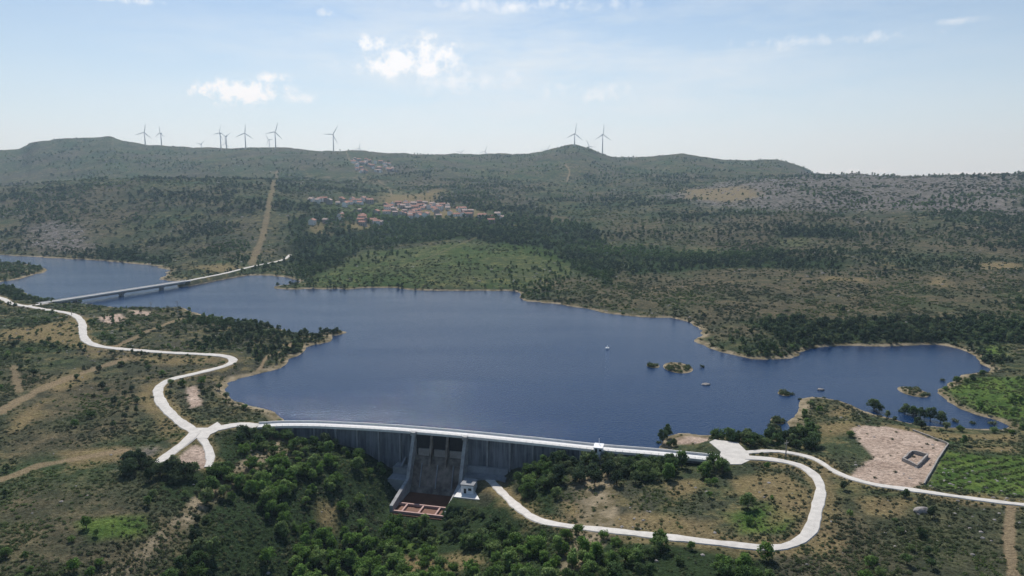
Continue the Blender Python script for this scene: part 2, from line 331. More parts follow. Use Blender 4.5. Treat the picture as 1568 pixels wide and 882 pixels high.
BRN=simple('rusty_basin_floor',(.17,.07,.04),.25,.3,.2); PINK=simple('pink_concrete',(.5,.33,.29),.8,.2,.5)
WHT=simple('white_paint',(.8,.8,.8),.5,.06); ROOF=simple('terracotta_roof',(.42,.19,.13),.8,.35,.3); ROOF2=simple('faded_roof',(.52,.38,.32),.8,.3,.3)
WALL=simple('plaster_wall',(.8,.78,.74),.8,.2,.05); STW=simple('stone_wall',(.36,.33,.3),.9,.3,.3); WIN=simple('window_glass',(.03,.035,.04),.2)

def obj(name,verts,faces,mats,midx=None,smooth=False,parent=None,link=True):
    me=bpy.data.meshes.new(name); me.from_pydata([tuple(map(float,v)) for v in verts],[],faces)
    for m in mats: me.materials.append(m)
    if midx is not None: me.polygons.foreach_set('material_index',midx)
    if smooth: me.polygons.foreach_set('use_smooth',[True]*len(me.polygons))
    me.update(); o=bpy.data.objects.new(name,me)
    if link: scene.collection.objects.link(o)
    if parent: o.parent=parent
    return o
def empty(name,loc=(0,0,0)):
    e=bpy.data.objects.new(name,None); e.location=loc; scene.collection.objects.link(e); return e
class MB:
    def __init__(s): s.v=[];s.f=[];s.m=[]
    def add(s,v,f,m=0):
        o=len(s.v); s.v+= [tuple(map(float,q)) for q in v]; s.f+=[tuple(i+o for i in q) for q in f]; s.m+=[m]*len(f)
    def box(s,x0,x1,y0,y1,z0,z1,m=0):
        s.add([(x0,y0,z0),(x1,y0,z0),(x1,y1,z0),(x0,y1,z0),(x0,y0,z1),(x1,y0,z1),(x1,y1,z1),(x0,y1,z1)],[(0,3,2,1),(4,5,6,7),(0,1,5,4),(1,2,6,5),(2,3,7,6),(3,0,4,7)],m)
    def cone(s,a,b,r0,r1,n=8,m=0):
        a=Vector(a);b=Vector(b);d=(b-a).normalized(); q=d.to_track_quat('Z','Y'); v=[]
        for p,r in((a,r0),(b,r1)):
            for i in range(n):
                t=2*math.pi*i/n; v.append(p+q@Vector((r*math.cos(t),r*math.sin(t),0)))
        s.add(v,[(i,(i+1)%n,n+(i+1)%n,n+i) for i in range(n)]+[tuple(range(n,2*n)),tuple(reversed(range(n)))],m)
    def obj(s,name,mats,parent=None,smooth=False,link=True): return obj(name,s.v,s.f,mats,s.m,smooth,parent,link)

# ---------------------------------------------------------------- terrain mesh
yr=[150.0]
while yr[-1]<4000:
    y=yr[-1]; yr.append(y+min(y*y/127200*1.5,y*.0075))
while yr[-1]<15000: yr.append(yr[-1]*1.06)
back=[-4000,-2500,-1500,-900,-500,-250,-100,0,60,110]
yr=np.array(back+yr); wr=np.where(yr>=150,yr,150+(150-yr)*1.6)
tc=np.concatenate([np.linspace(-2.2,-.95,60,endpoint=False),np.arange(-.95,.95,.0016),np.linspace(.95,2.2,60)])
X=(wr[:,None]*tc[None,:]); Y=np.repeat(yr[:,None],len(tc),1)
Xf=X.ravel();Yf=Y.ravel()
Zf=H(Xf,Yf)
nr,nc=X.shape
me=bpy.data.meshes.new('terrain'); me.vertices.add(nr*nc)
me.vertices.foreach_set('co',np.stack([Xf,Yf,Zf],1).astype(np.float32).ravel())
ii=np.arange(nr*nc).reshape(nr,nc); q=np.stack([ii[:-1,:-1],ii[:-1,1:],ii[1:,1:],ii[1:,:-1]],-1).reshape(-1,4)
me.loops.add(q.size); me.loops.foreach_set('vertex_index',q.ravel().astype(np.int32))
me.polygons.add(len(q)); me.polygons.foreach_set('loop_start',(np.arange(len(q))*4).astype(np.int32))
me.polygons.foreach_set('use_smooth',np.ones(len(q),bool)); me.update(calc_edges=True)
me.materials.append(GM)
def attr(name,r,g,b):
    a=me.attributes.new(name,'FLOAT_COLOR','POINT'); a.data.foreach_set('color',np.stack([r,g,b,np.ones_like(r)],1).astype(np.float32).ravel())
rd=roaddist(Xf,Yf)
verge=(1-sst(.5,6,rd+vn(Xf/7,Yf/7,8)*3.0))*.85*(Yf<700)
attr('cover',np.maximum(inany(dry,Xf,Yf)*np.where(Yf>900,.8,.95),verge),inany(bare,Xf,Yf,2,2),inany(green,Xf,Yf)*np.where(Yf>600,.3,.9))
attr('cover2',inany(rock,Xf,Yf,10,12)*.85,inany(forest+ripar,Xf,Yf),trackmask(Xf,Yf))
BRm=inany(brown,Xf,Yf,18,14); attr('cover3',BRm,BRm*0,BRm*0)
to=bpy.data.objects.new('terrain',me); scene.collection.objects.link(to)
print('terrain',nr,nc,time.time()-T0)

# ---------------------------------------------------------------- water
def offset_poly(P,r):
    n=len(P); area=0.5*sum(P[i,0]*P[(i+1)%n,1]-P[(i+1)%n,0]*P[i,1] for i in range(n)); sg=1 if area>0 else -1
    out=[]
    for i in range(n):
        t=P[(i+1)%n]-P[i-1]; t/=np.linalg.norm(t)+1e-9; out.append(P[i]+sg*np.array([t[1],-t[0]])*r[i])
    return np.array(out)
rr=np.full(len(lake),7.0); rr[-len(d_in[::2])-1:]=0; rr[0]=0
wp=offset_poly(lake,rr)
import bmesh
bm=bmesh.new(); f=bm.faces.new([bm.verts.new((p[0],p[1],0)) for p in wp]); bmesh.ops.triangulate(bm,faces=[f])
bm.normal_update()
for f in bm.faces:
    if f.normal.z<0: f.normal_flip()
wm=bpy.data.meshes.new('lake_water'); bm.to_mesh(wm); wm.materials.append(WM); scene.collection.objects.link(bpy.data.objects.new('lake_water',wm))

# ---------------------------------------------------------------- roads
for nm,pl,w in roads:
    t=np.gradient(pl[:,:2],axis=0); t/=np.linalg.norm(t,axis=1)[:,None]+1e-9; n=np.stack([-t[:,1],t[:,0]],1)
    v=[];fc=[]
    offs=[(-w/2-.4,-.5),(-w/2,0),(0,.06),(w/2,0),(w/2+.4,-.5)]
    for i in range(len(pl)):
        jit=.35*math.sin(i*.9)+.3*math.sin(i*2.3)+.3*math.sin(i*.37)
        for o_,dz in offs:
            oo=o_+(jit if o_>0 else -jit if o_<0 else 0)*.5
            v.append((pl[i,0]+n[i,0]*oo,pl[i,1]+n[i,1]*oo,pl[i,2]+dz))
    for i in range(len(pl)-1):
        for j in range(4):
            a=i*5+j; fc.append((a,a+1,a+6,a+5))
    obj(nm,v,fc,[RD],smooth=False)
def slab(name,poly,z,th,m):
    n=len(poly); v=[(p[0],p[1],z) for p in poly]+[(p[0],p[1],z-th) for p in poly]
    return obj(name,v,[tuple(range(n))]+[(i,(i+1)%n,n+(i+1)%n,n+i) for i in range(n)],[m])
slab('dam_plaza_pavement',plaza_r,4.09,.8,RD); slab('junction_pavement',plaza_l,4.05,.8,RD)

# ---------------------------------------------------------------- dam
DAM=empty('concrete_dam')
tt=np.gradient(dam,axis=0); tt/=np.linalg.norm(tt,axis=1)[:,None]; nn=np.stack([tt[:,1],-tt[:,0]],1) # downstream = -y side
if nn[len(nn)//2,1]>0: nn=-nn
s_arc=np.concatenate([[0],np.cumsum(np.linalg.norm(np.diff(dam,axis=0),axis=1))])
s_sp=s_arc[i0]
def sweep(name,prof,m,i_a=0,i_b=None,parent=DAM):
    i_b=len(dam)-1 if i_b is None else i_b
    k=len(prof); v=[];fc=[]
    for i in range(i_a,i_b+1):
        for o_,z in prof: p=dam[i]+nn[i]*o_; v.append((p[0],p[1],z))
    for i in range(i_b-i_a):
        for j in range(k): a=i*k+j; b_=i*k+(j+1)%k; fc.append((a,b_,b_+k,a+k))
    fc+= [tuple(range(k)),tuple((i_b-i_a)*k+j for j in reversed(range(k)))]
    return obj(name,v,fc,[m],parent=parent)
sweep('wall_body',[(-2.3,-13),(-2.3,3.4),(1.7,3.4),(3.0,-27)],DM)
sweep('crest_deck',[(-2.9,3.4),(-2.9,4.0),(3.3,4.0),(3.3,3.4)],CONW)
sweep('upstream_parapet',[(-2.9,4.0),(-2.9,4.9),(-2.6,4.9),(-2.6,4.0)],CONW)
sweep('downstream_parapet',[(3.0,4.0),(3.0,4.5),(3.3,4.5),(3.3,4.0)],CONW)
sweep('footway',[(1.9,4.0),(1.9,4.14),(3.0,4.14),(3.0,4.0)],CON)
mb=MB(); rail=MB()
def lbox(mb,s,wd,n0,n1,z0,z1,m=0,n0b=None,n1b=None):
    p=np.array([np.interp(s,s_arc,dam[:,0]),np.interp(s,s_arc,dam[:,1])]); N_=np.array([np.interp(s,s_arc,nn[:,0]),np.interp(s,s_arc,nn[:,1])]); T_=np.array([-N_[1],N_[0]])
    n0b=n0 if n0b is None else n0b; n1b=n1 if n1b is None else n1b
    v=[]
    for z,a,b_ in((z0,n0b,n1b),(z1,n0,n1)):
        for sa_,na in((-wd/2,a),(wd/2,a),(wd/2,b_),(-wd/2,b_)): q=p+T_*sa_+N_*na; v.append((q[0],q[1],z))
    mb.add(v,[(0,3,2,1),(4,5,6,7),(0,1,5,4),(1,2,6,5),(2,3,7,6),(3,0,4,7)],m)
s=6.0
while s<s_arc[-1]-4:
    if abs(s-s_sp)>15: lbox(mb,s,.7,1.6,3.0,-27,3.395,0,2.9,3.7)
    s+=10.5
mb.obj('wall_pilasters',[CON],DAM)
s=3
while s<s_arc[-1]:
    lbox(rail,s,.12,3.06,3.22,4.5,5.1,0); s+=3
rail.obj('railing_posts',[CONW],DAM)
sweep('railing_top',[(3.1,5.1),(3.1,5.17),(3.19,5.17),(3.19,5.1)],CONW)
sweep('railing_mid',[(3.1,4.8),(3.1,4.85),(3.19,4.85),(3.19,4.8)],CONW)
def prism(mb,s0,s1,prof,m=0):
    k=len(prof); v=[]
    for s_ in(s0,s1):
        for n_,z_ in prof: p=W(s_,n_); v.append((p[0],p[1],z_))
    mb.add(v,[tuple(range(k)),tuple(range(2*k-1,k-1,-1))]+[(j,(j+1)%k,k+(j+1)%k,k+j) for j in range(k)],m)
sp_=MB()
for a,b_ in((-13.0,-11.5),(11.5,13.0)):
    prism(sp_,a,b_,[(1.6,-21.5),(1.6,3.39),(4.6,3.39),(13,-14),(32,-17.6),(32,-21.5)],6)
    prism(sp_,a-.3,b_+.3,[(3.35,3.4),(3.35,4.9),(5.6,4.9),(5.6,3.4)],6)
for c_ in(-3.8,3.8): prism(sp_,c_-.45,c_+.45,[(2.0,-9),(2.0,3.38),(4.2,3.38),(8.0,-9.5)],3)
prism(sp_,-11.49,11.49,[(2.3,-21),(2.3,-6.0),(4.2,-6.6),(6.5,-9.0),(10.5,-18.0),(13,-20.4),(13,-21)],3)
prism(sp_,-11.48,11.48,[(1.9,-6),(1.9,3.37),(2.9,3.37),(2.9,-6.2)],2)
for c_ in(-7.5,0,7.5): prism(sp_,c_-2.9,c_+2.9,[(2.9,-6.1),(2.9,-3.2),(3.5,-3.4),(3.9,-6.3)],4)
for c_ in (-7.5,0,7.5): prism(sp_,c_-.25,c_+.25,[(6.6,-9.1),(11,-18.6),(11,-18.0),(7.2,-8.6)],0)
prism(sp_,-11.47,11.47,[(12.9,-21.2),(12.9,-20.2),(34,-20.2),(34,-21.2)],1)
prism(sp_,-11.46,11.46,[(25,-20.19),(25,-19.2),(25.7,-19.2),(25.7,-20.19)],5)
for c_ in(-7.4,0,7.4): prism(sp_,c_-.35,c_+.35,[(25.71,-20.19),(25.71,-19.3),(32,-19.3),(32,-20.19)],5)
prism(sp_,-11.45,11.45,[(32.2,-21.3),(32.2,-19.2),(32.9,-19.2),(32.9,-21.3)],5)
sp_.obj('spillway',[CON,BRN,GATE,CHUTE,STW,PINK,CONM],DAM)
ab=MB()
prism(ab,-21,-13.05,[(3,-22),(3,-11),(9,-11),(9,-14),(15,-14),(15,-22)],0)
prism(ab,-17.2,-16.4,[(3.2,-11),(3.2,-8),(9,-10.0),(9,-11)],0)
prism(ab,13.05,32,[(3,-22),(3,-9),(4.2,-9),(5,-11.8),(9.5,-11.8),(9.5,-15.5),(10,-22)],0)
for i in range(8): prism(ab,14+i*2.3,14.25+i*2.3,[(9.1,-11.8),(9.1,-10.7),(9.35,-10.7),(9.35,-11.8)],0)
prism(ab,13.05,27,[(10.1,-22),(10.1,-14.6),(24,-14.6),(24,-22)],1)
ab.obj('abutment_terraces',[CON,CONW],DAM)
vh=MB()
prism(vh,15,20.5,[(14,-14.6),(14,-10.9),(20,-10.9),(20,-14.6)],0)
prism(vh,14.7,20.8,[(13.7,-10.9),(13.7,-10.5),(20.3,-10.5),(20.3,-10.9)],1)
prism(vh,16.2,17.3,[(20.0,-14.55),(20.0,-12.4),(20.05,-12.4),(20.05,-14.55)],2)
prism(vh,18.2,19.6,[(20.0,-13.2),(20.0,-12.1),(20.05,-12.1),(20.05,-13.2)],2)
vh.obj('valve_house',[WHT,CON,WIN])
hs=float(np.interp(plane_pts([(918,686)],4)[0,0],dam[:,0],s_arc))
ch=MB(); lbox(ch,hs,4.6,3.32,6.6,-3,3.9); lbox(ch,hs,3.6,1.2,6.0,4.0,6.4); lbox(ch,hs,4.0,.9,6.3,6.4,6.65)
lbox(ch,hs-.8,.9,6.0,6.04,4.3,6.1,1); lbox(ch,hs+.9,1.0,6.0,6.04,5.0,5.9,1)
lbox(ch,hs,.2,2,2.2,6.65,9.2)
ch.obj('control_hut',[WHT,WIN])

# ---------------------------------------------------------------- bridge
bd=plane_pts([(66,464),(284,430.5)],5.0); Bv=bd[1]-bd[0]; BL=np.linalg.norm(Bv); Bt=Bv/BL; Bn=np.array([-Bt[1],Bt[0]])
br=empty('road_bridge')
def bbox(mb,a,b_,n0,n1,z0,z1,m=0):
    v=[]
    for z_ in(z0,z1):
        for s_,n_ in((a,n0),(b_,n0),(b_,n1),(a,n1)): p=bd[0]+Bt*s_+Bn*n_; v.append((p[0],p[1],z_))
    mb.add(v,[(0,3,2,1),(4,5,6,7),(0,1,5,4),(1,2,6,5),(2,3,7,6),(3,0,4,7)],m)
m1=MB(); bbox(m1,-4,BL+4,-4,4,4.4,5.0); m1.obj('deck',[RD],br)
m1=MB(); bbox(m1,-4,BL+4,-2.8,2.8,2.7,4.4); m1.obj('girder',[CON],br)
m1=MB()
for q_ in(-4,3.7): bbox(m1,-4,BL+4,q_,q_+.3,5.0,5.7)
m1.obj('parapets',[CONW],br)
m1=MB()
for k in (.4,1.0,1.6):
    s_=BL*k/2; bbox(m1,s_-1.4,s_+1.4,-3.6,3.6,1.9,2.7)
    for q_ in(-2.6,1.4): bbox(m1,s_-1.0,s_+1.0,q_,q_+1.4,-10,1.9)
m1.obj('piers',[CON],br)

# ---------------------------------------------------------------- vegetation prototypes
def leafy(cl,n,leaf,r,mb,tones,up=.35):
    for (c,cr,tone) in cl:
        for _ in range(n):
            d=r.normal(size=3); d/=np.linalg.norm(d); rad=cr*(.55+.5*r.random())
            p=c+d*rad*np.array([1,1,.8]); nrm=d+r.normal(size=3)*.55+np.array([0,0,up]); nrm/=np.linalg.norm(nrm)
            a=np.cross(nrm,r.normal(size=3)); a/=np.linalg.norm(a); b_=np.cross(nrm,a); sz=leaf*(.6+.8*r.random())
            a=a*sz; b_=b_*sz*.7
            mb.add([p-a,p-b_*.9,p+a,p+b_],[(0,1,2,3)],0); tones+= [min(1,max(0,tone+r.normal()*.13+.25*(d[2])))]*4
def finish(mb,tones,name,mats):
    o=mb.obj(name,mats,link=False)
    while len(tones)<len(mb.v): tones.append(.5)
    a=o.data.attributes.new('tone','FLOAT','POINT'); a.data.foreach_set('value',tones[:len(mb.v)]); return o
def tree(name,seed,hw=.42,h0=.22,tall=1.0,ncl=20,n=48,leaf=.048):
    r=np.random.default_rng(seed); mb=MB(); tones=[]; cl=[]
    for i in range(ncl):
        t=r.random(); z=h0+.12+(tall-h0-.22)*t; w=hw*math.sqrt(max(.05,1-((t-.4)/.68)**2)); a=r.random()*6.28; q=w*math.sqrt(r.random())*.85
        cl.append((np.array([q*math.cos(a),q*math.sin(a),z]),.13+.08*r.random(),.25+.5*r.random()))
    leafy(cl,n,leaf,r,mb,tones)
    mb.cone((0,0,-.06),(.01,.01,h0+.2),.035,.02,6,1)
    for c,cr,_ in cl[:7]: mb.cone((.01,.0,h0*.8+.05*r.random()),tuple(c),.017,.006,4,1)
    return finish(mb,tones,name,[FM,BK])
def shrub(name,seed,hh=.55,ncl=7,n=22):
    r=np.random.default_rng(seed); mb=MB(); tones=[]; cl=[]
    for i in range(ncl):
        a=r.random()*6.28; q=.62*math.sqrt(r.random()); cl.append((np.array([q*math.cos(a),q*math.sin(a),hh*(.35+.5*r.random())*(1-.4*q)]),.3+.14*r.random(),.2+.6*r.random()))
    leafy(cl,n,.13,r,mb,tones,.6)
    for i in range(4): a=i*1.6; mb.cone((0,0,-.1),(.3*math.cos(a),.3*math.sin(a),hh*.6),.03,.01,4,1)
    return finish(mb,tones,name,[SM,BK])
def boulder(name,seed):
    r=np.random.default_rng(seed); bm=bmesh.new(); bmesh.ops.create_icosphere(bm,subdivisions=3,radius=1)
    ax=r.normal(size=(9,3)); ax/=np.linalg.norm(ax,axis=1)[:,None]; dd=.65+.3*r.random(9)
    for v in bm.verts:
        p=np.array(v.co)
        for a,d_ in zip(ax,dd):
            k=p@a
            if k>d_: p=p-a*(k-d_)*.85
        v.co=Vector(p*np.array([1,.85,.65])*(1+.02*r.normal()))
    m=bpy.data.meshes.new(name); bm.to_mesh(m); m.materials.append(ROCK); return bpy.data.objects.new(name,m)
def coll(name,objs):
    c=bpy.data.collections.new(name)
    for o in objs: c.objects.link(o)
    return c
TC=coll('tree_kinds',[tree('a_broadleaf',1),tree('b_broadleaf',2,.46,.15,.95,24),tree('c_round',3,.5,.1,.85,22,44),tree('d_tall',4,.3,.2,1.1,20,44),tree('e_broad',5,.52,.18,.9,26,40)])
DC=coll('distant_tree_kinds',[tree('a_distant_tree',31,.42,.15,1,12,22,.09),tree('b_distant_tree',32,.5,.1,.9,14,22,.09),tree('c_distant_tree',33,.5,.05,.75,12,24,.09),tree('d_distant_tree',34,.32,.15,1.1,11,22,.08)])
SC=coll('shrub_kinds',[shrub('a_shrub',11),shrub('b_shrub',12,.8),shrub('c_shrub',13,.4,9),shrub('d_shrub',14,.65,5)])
RC=coll('rock_kinds',[boulder('a_boulder',21),boulder('b_boulder',22),boulder('c_boulder',23)])
def scatter(name,C,x,y,scl,tint,nk,sink=.04,zz_=None):
    zc=H(x,y)-sink*scl if zz_ is None else zz_
    me=bpy.data.meshes.new(name); n=len(x); me.vertices.add(n); me.vertices.foreach_set('co',np.stack([x,y,zc],1).astype(np.float32).ravel())
    for an,ty,val in(('scl','FLOAT',scl),('tint','FLOAT',tint),('rz','FLOAT',rng.random(n)*6.283)):
        a=me.attributes.new(an,ty,'POINT'); a.data.foreach_set('value',np.asarray(val,np.float32))
    a=me.attributes.new('kind','INT','POINT'); a.data.foreach_set('value',rng.integers(0,nk,n).astype(np.int32))
    o=bpy.data.objects.new(name,me); scene.collection.objects.link(o)
    ng=bpy.data.node_groups.new(name+'_instancing','GeometryNodeTree')
    ng.interface.new_socket('Geometry',in_out='INPUT',socket_type='NodeSocketGeometry'); ng.interface.new_socket('Geometry',in_out='OUTPUT',socket_type='NodeSocketGeometry')
    gi=ng.nodes.new('NodeGroupInput'); go=ng.nodes.new('NodeGroupOutput'); iop=ng.nodes.new('GeometryNodeInstanceOnPoints')
    ci=ng.nodes.new('GeometryNodeCollectionInfo'); ci.inputs['Collection'].default_value=C; ci.inputs['Separate Children'].default_value=True; ci.inputs['Reset Children'].default_value=True
    def na(nm,dt):
        q=ng.nodes.new('GeometryNodeInputNamedAttribute'); q.data_type=dt; q.inputs['Name'].default_value=nm; return q.outputs[0]
    cx=ng.nodes.new('ShaderNodeCombineXYZ'); L=ng.links
    L.new(gi.outputs[0],iop.inputs['Points']); L.new(ci.outputs[0],iop.inputs['Instance']); iop.inputs['Pick Instance'].default_value=True
    L.new(na('kind','INT'),iop.inputs['Instance Index']); L.new(na('rz','FLOAT'),cx.inputs[2]); L.new(cx.outputs[0],iop.inputs['Rotation']); L.new(na('scl','FLOAT'),iop.inputs['Scale'])
    L.new(iop.outputs[0],go.inputs[0])
    md=o.modifiers.new('instancing','NODES'); md.node_group=ng; return o
def cand(n,y0,y1,tw=.8):
    y=np.exp(rng.uniform(math.log(y0),math.log(y1),n)); t=rng.uniform(-tw,tw,n); return t*y,y
ORCH=march(orch_px)
def common(x,y,rdm=1.5):
    h=H(x,y); ok=(h>.35)|((y<ydam(x)-5)&(x>-150)&(x<140))
    ok&=sdf(lake,x,y,40)>1.5
    ok&=roaddist(x,y,6)>rdm
    ok&=sdf(basin,x,y,20)>1.5; ok&=sdf(hutpad,x,y,20)>0; ok&=sdf(plaza_r,x,y,20)>1; ok&=sdf(plaza_l,x,y,20)>1
    dd=np.abs(y-ydam(x)); ok&=~((dd<5.5)&(x>dam[:,0].min()-3)&(x<dam[:,0].max()+3))
    s_=(x-O[0])*Tn[0]+(y-O[1])*Tn[1]; n_=(x-O[0])*Nn[0]+(y-O[1])*Nn[1]
    ok&=~((s_>-23)&(s_<34)&(n_>0)&(n_<17))
    ok&=trackmask(x,y)<.3
    return ok
# near shrubs
x,y=cand(95000,170,720); ok=common(x,y,1.0)
dn=inany(dry,x,y); bn=inany(bare,x,y,2,2); gn=inany(green,x,y); oc=sdf(ORCH,x,y,20)<0
nz=fbm(x/22,y/22,40,4); p=np.clip(.54+1.8*nz,.08,1)*(1-.72*dn)*(1-.97*bn)*(1-.3*gn)*np.where(oc,.25,1)
k=ok&(rng.random(len(x))<p); x,y,nz,gn=x[k],y[k],nz[k],gn[k]
scatter('shrub_mass',SC,x,y,(.42+1.0*rng.random(len(x))**1.8)*np.clip(y/330,.8,1.9),np.clip(.3+1.2*fbm(x/40,y/40,50,3)+.6*gn,0,1),4); print('shrubs',len(x))
# orchard rows
gx,gy=np.meshgrid(np.arange(-80,160,2.3),np.arange(-80,120,5.0)); a_=math.radians(24); cx_,cy_=ORCH.mean(0)
x=(cx_+gx*math.cos(a_)-gy*math.sin(a_)).ravel(); y=(cy_+gx*math.sin(a_)+gy*math.cos(a_)).ravel(); x=x+rng.normal(0,.25,len(x)); y=y+rng.normal(0,.25,len(y))
k=(sdf(ORCH,x,y,20)<-2)&common(x,y,2)&(rng.random(len(x))<.85); x,y=x[k],y[k]
scatter('orchard_shrub_rows',SC,x,y,.9+.6*rng.random(len(x)),.7+.3*rng.random(len(x)),4)
# near trees
x,y=cand(30000,165,480); ok=common(x,y,2.5)
rp=inany(ripar,x,y,3,4); bt=inany(bigt,x,y,2,2); dn=inany(dry,x,y); bn=inany(bare,x,y,3,2)
nz=fbm(x/35,y/35,60,4); near_sh=(sdf(lake,x,y,40)<9)&(y<480)
dens=1/(.8*2*math.log(480/165))*30000/y**2
want=np.where(bt>.5,.055,np.where(rp>.5,.055*np.clip(.75+2.0*nz,.05,1.3),np.where(near_sh,.01,.006*np.clip(.3+3*nz,0,2))))*(1-.85*dn)*(1-bn)*np.where(sdf(ORCH,x,y,20)<2,.05,1)
k=ok&(rng.random(len(x))<want/dens); x,y,rp,bt,nz=x[k],y[k],rp[k],bt[k],nz[k]
sc_=np.where(bt>.5,4.5+3*rng.random(len(x)),np.where(rp>.5,2.8+4*rng.random(len(x)),2.2+2.5*rng.random(len(x))))
scatter('broadleaf_trees',TC,x,y,sc_,np.clip(np.where(bt>.5,.15,.5)+1.7*fbm(x/30,y/30,70,3)+.1*rp,0,1),5); print('near trees',len(x))
# far trees
x,y=cand(110000,430,3000,.78); ok=common(x,y,3)&(H(x,y)>.5)
fr=inany(forest,x,y); gn=inany(green,x,y); dn=inany(dry,x,y); rk=inany(rock,x,y); vl=inany(vill,x,y,2,1); bw=inany(brown,x,y,18,14)
nz=fbm(x/110,y/110,80,4); p=np.clip(.24+1.7*nz,.03,.75); p=np.where(fr>.5,np.clip(.6+1.2*nz,.25,.95),p*(1-.5*bw))*(1-.75*gn)*(1-.92*dn)*(1-.7*rk)*(1-.85*vl)
p*=np.where((x>60)&(y<900),.55,1)*np.where(y>2300,.6,1)
k=ok&(rng.random(len(x))<p); x,y,fr=x[k],y[k],fr[k]
scatter('distant_woodland',DC,x,y,(3.0+4.0*rng.random(len(x))**1.5+2.2*(fr>.5))*np.clip(y/1100,.75,1.3),np.clip(.12+.8*fbm(x/150,y/150,90,3)+.1*(fr>.5),0,1),4); print('far trees',len(x))
# low far scrub
x,y=cand(45000,650,2200,.78); ok=common(x,y,2)&(H(x,y)>.4)
p=np.clip(.5+1.2*fbm(x/60,y/60,95,4),0,1)*(1-.8*inany(dry,x,y))
k=ok&(rng.random(len(x))<p); x,y=x[k],y[k]
scatter('distant_scrub',SC,x,y,(1.1+1.7*rng.random(len(x)))*np.clip(y/900,.8,1.8),np.clip(.2+.8*fbm(x/90,y/90,97,3),0,1),4)
# emergent bushes in the lake
xs=[];ysl=[]
for (c_,r_,hh) in islands:
    for _ in range(int(r_*3)+3):
        a=rng.random()*6.28; q=r_*.9*math.sqrt(rng.random()); xs.append(c_[0]+q*math.cos(a)); ysl.append(c_[1]+q*math.sin(a)*1.3)
ex=plane_pts([(1393,603),(1405,597),(1185,648),(1213,604),(1225,612),(1445,583),(1440,600),(1465,580),(1190,660),(1175,668),(1010,678),(505,512),(520,509),(462,540),(400,632),(1470,622),(1490,628),(1380,630),(1400,634),(1420,637),(1440,641),(1460,645),(1490,648),(1520,650),(1075,562)])
xs+=list(ex[:,0]); ysl+=list(ex[:,1]); xs=np.array(xs); ysl=np.array(ysl)
scatter('flooded_bushes',SC,xs,ysl,1.2+1.4*rng.random(len(xs)),.15+.3*rng.random(len(xs)),4,zz_=np.maximum(H(xs,ysl),-.15))
tp=plane_pts([(1386,632),(1398,636),(1410,640),(1425,643),(1440,646),(1338,628),(1346,630),(1342,624),(265,424),(258,428),(272,422),(1022,672),(1015,680)])
scatter('shoreline_trees',TC,tp[:,0],tp[:,1],4.5+2.5*rng.random(len(tp)),.1+.2*rng.random(len(tp)),5,zz_=np.maximum(H(tp[:,0],tp[:,1]),-.3)-.2)
# rocks
x,y=cand(24000,190,2600,.84); ok=common(x,y,1)
p=.035+.8*inany(rock,x,y)+.12*inany(dry,x,y)+1.3*np.clip(fbm(x/90,y/90,120,3)-.28,0,1); k=ok&(rng.random(len(x))<p); x,y=x[k],y[k]
scatter('granite_boulders',RC,x,y,(.35+.9*rng.random(len(x))**2)*np.clip(y/400,.7,3.6),np.zeros(len(x)),3,.2)
bb=march([(1412,784)])[0]
o=boulder('granite_boulder',33); o.location=(bb[0],bb[1],float(H(*[np.array([q]) for q in bb])[0])+.4); o.scale=(3.0,2.3,2.0); scene.collection.objects.link(o)
# low dry-stone walls round the bare yard and ruined enclosure
def stone_wall(name,px,ht=.9,th=.6,closed=False):
    P=march(px)
    if closed: P=np.vstack([P,P[:1]])
    Q=[P[0]]
    for a,b in zip(P[:-1],P[1:]):
        k=max(1,int(np.linalg.norm(b-a)/1.5)); Q+=[a+(b-a)*(j+1)/k for j in range(k)]
    Q=np.array(Q); z=H(Q[:,0],Q[:,1]); t=np.gradient(Q,axis=0); t/=np.linalg.norm(t,axis=1)[:,None]+1e-9; n=np.stack([-t[:,1],t[:,0]],1)
    v=[];fc=[]
    for i in range(len(Q)):
        hh=ht*(.75+.4*rng.random())
        for o_,dz in((-th/2,-.5),(-th*.4,hh),(th*.4,hh),(th/2,-.5)): v.append((Q[i,0]+n[i,0]*o_,Q[i,1]+n[i,1]*o_,z[i]+dz))
    for i in range(len(Q)-1):
        for j in range(3): a=i*4+j; fc.append((a,a+1,a+5,a+4))
    fc+=[(0,1,2,3),tuple(len(v)-4+j for j in(3,2,1,0))]
    obj(name,v,fc,[STW])
stone_wall('dry_stone_wall',[(1398,660),(1425,670),(1452,681),(1436,705),(1415,742)])
stone_wall('ruined_enclosure_wall',[(1382,706),(1396,694),(1420,700),(1404,716)],1.4,.8,True)

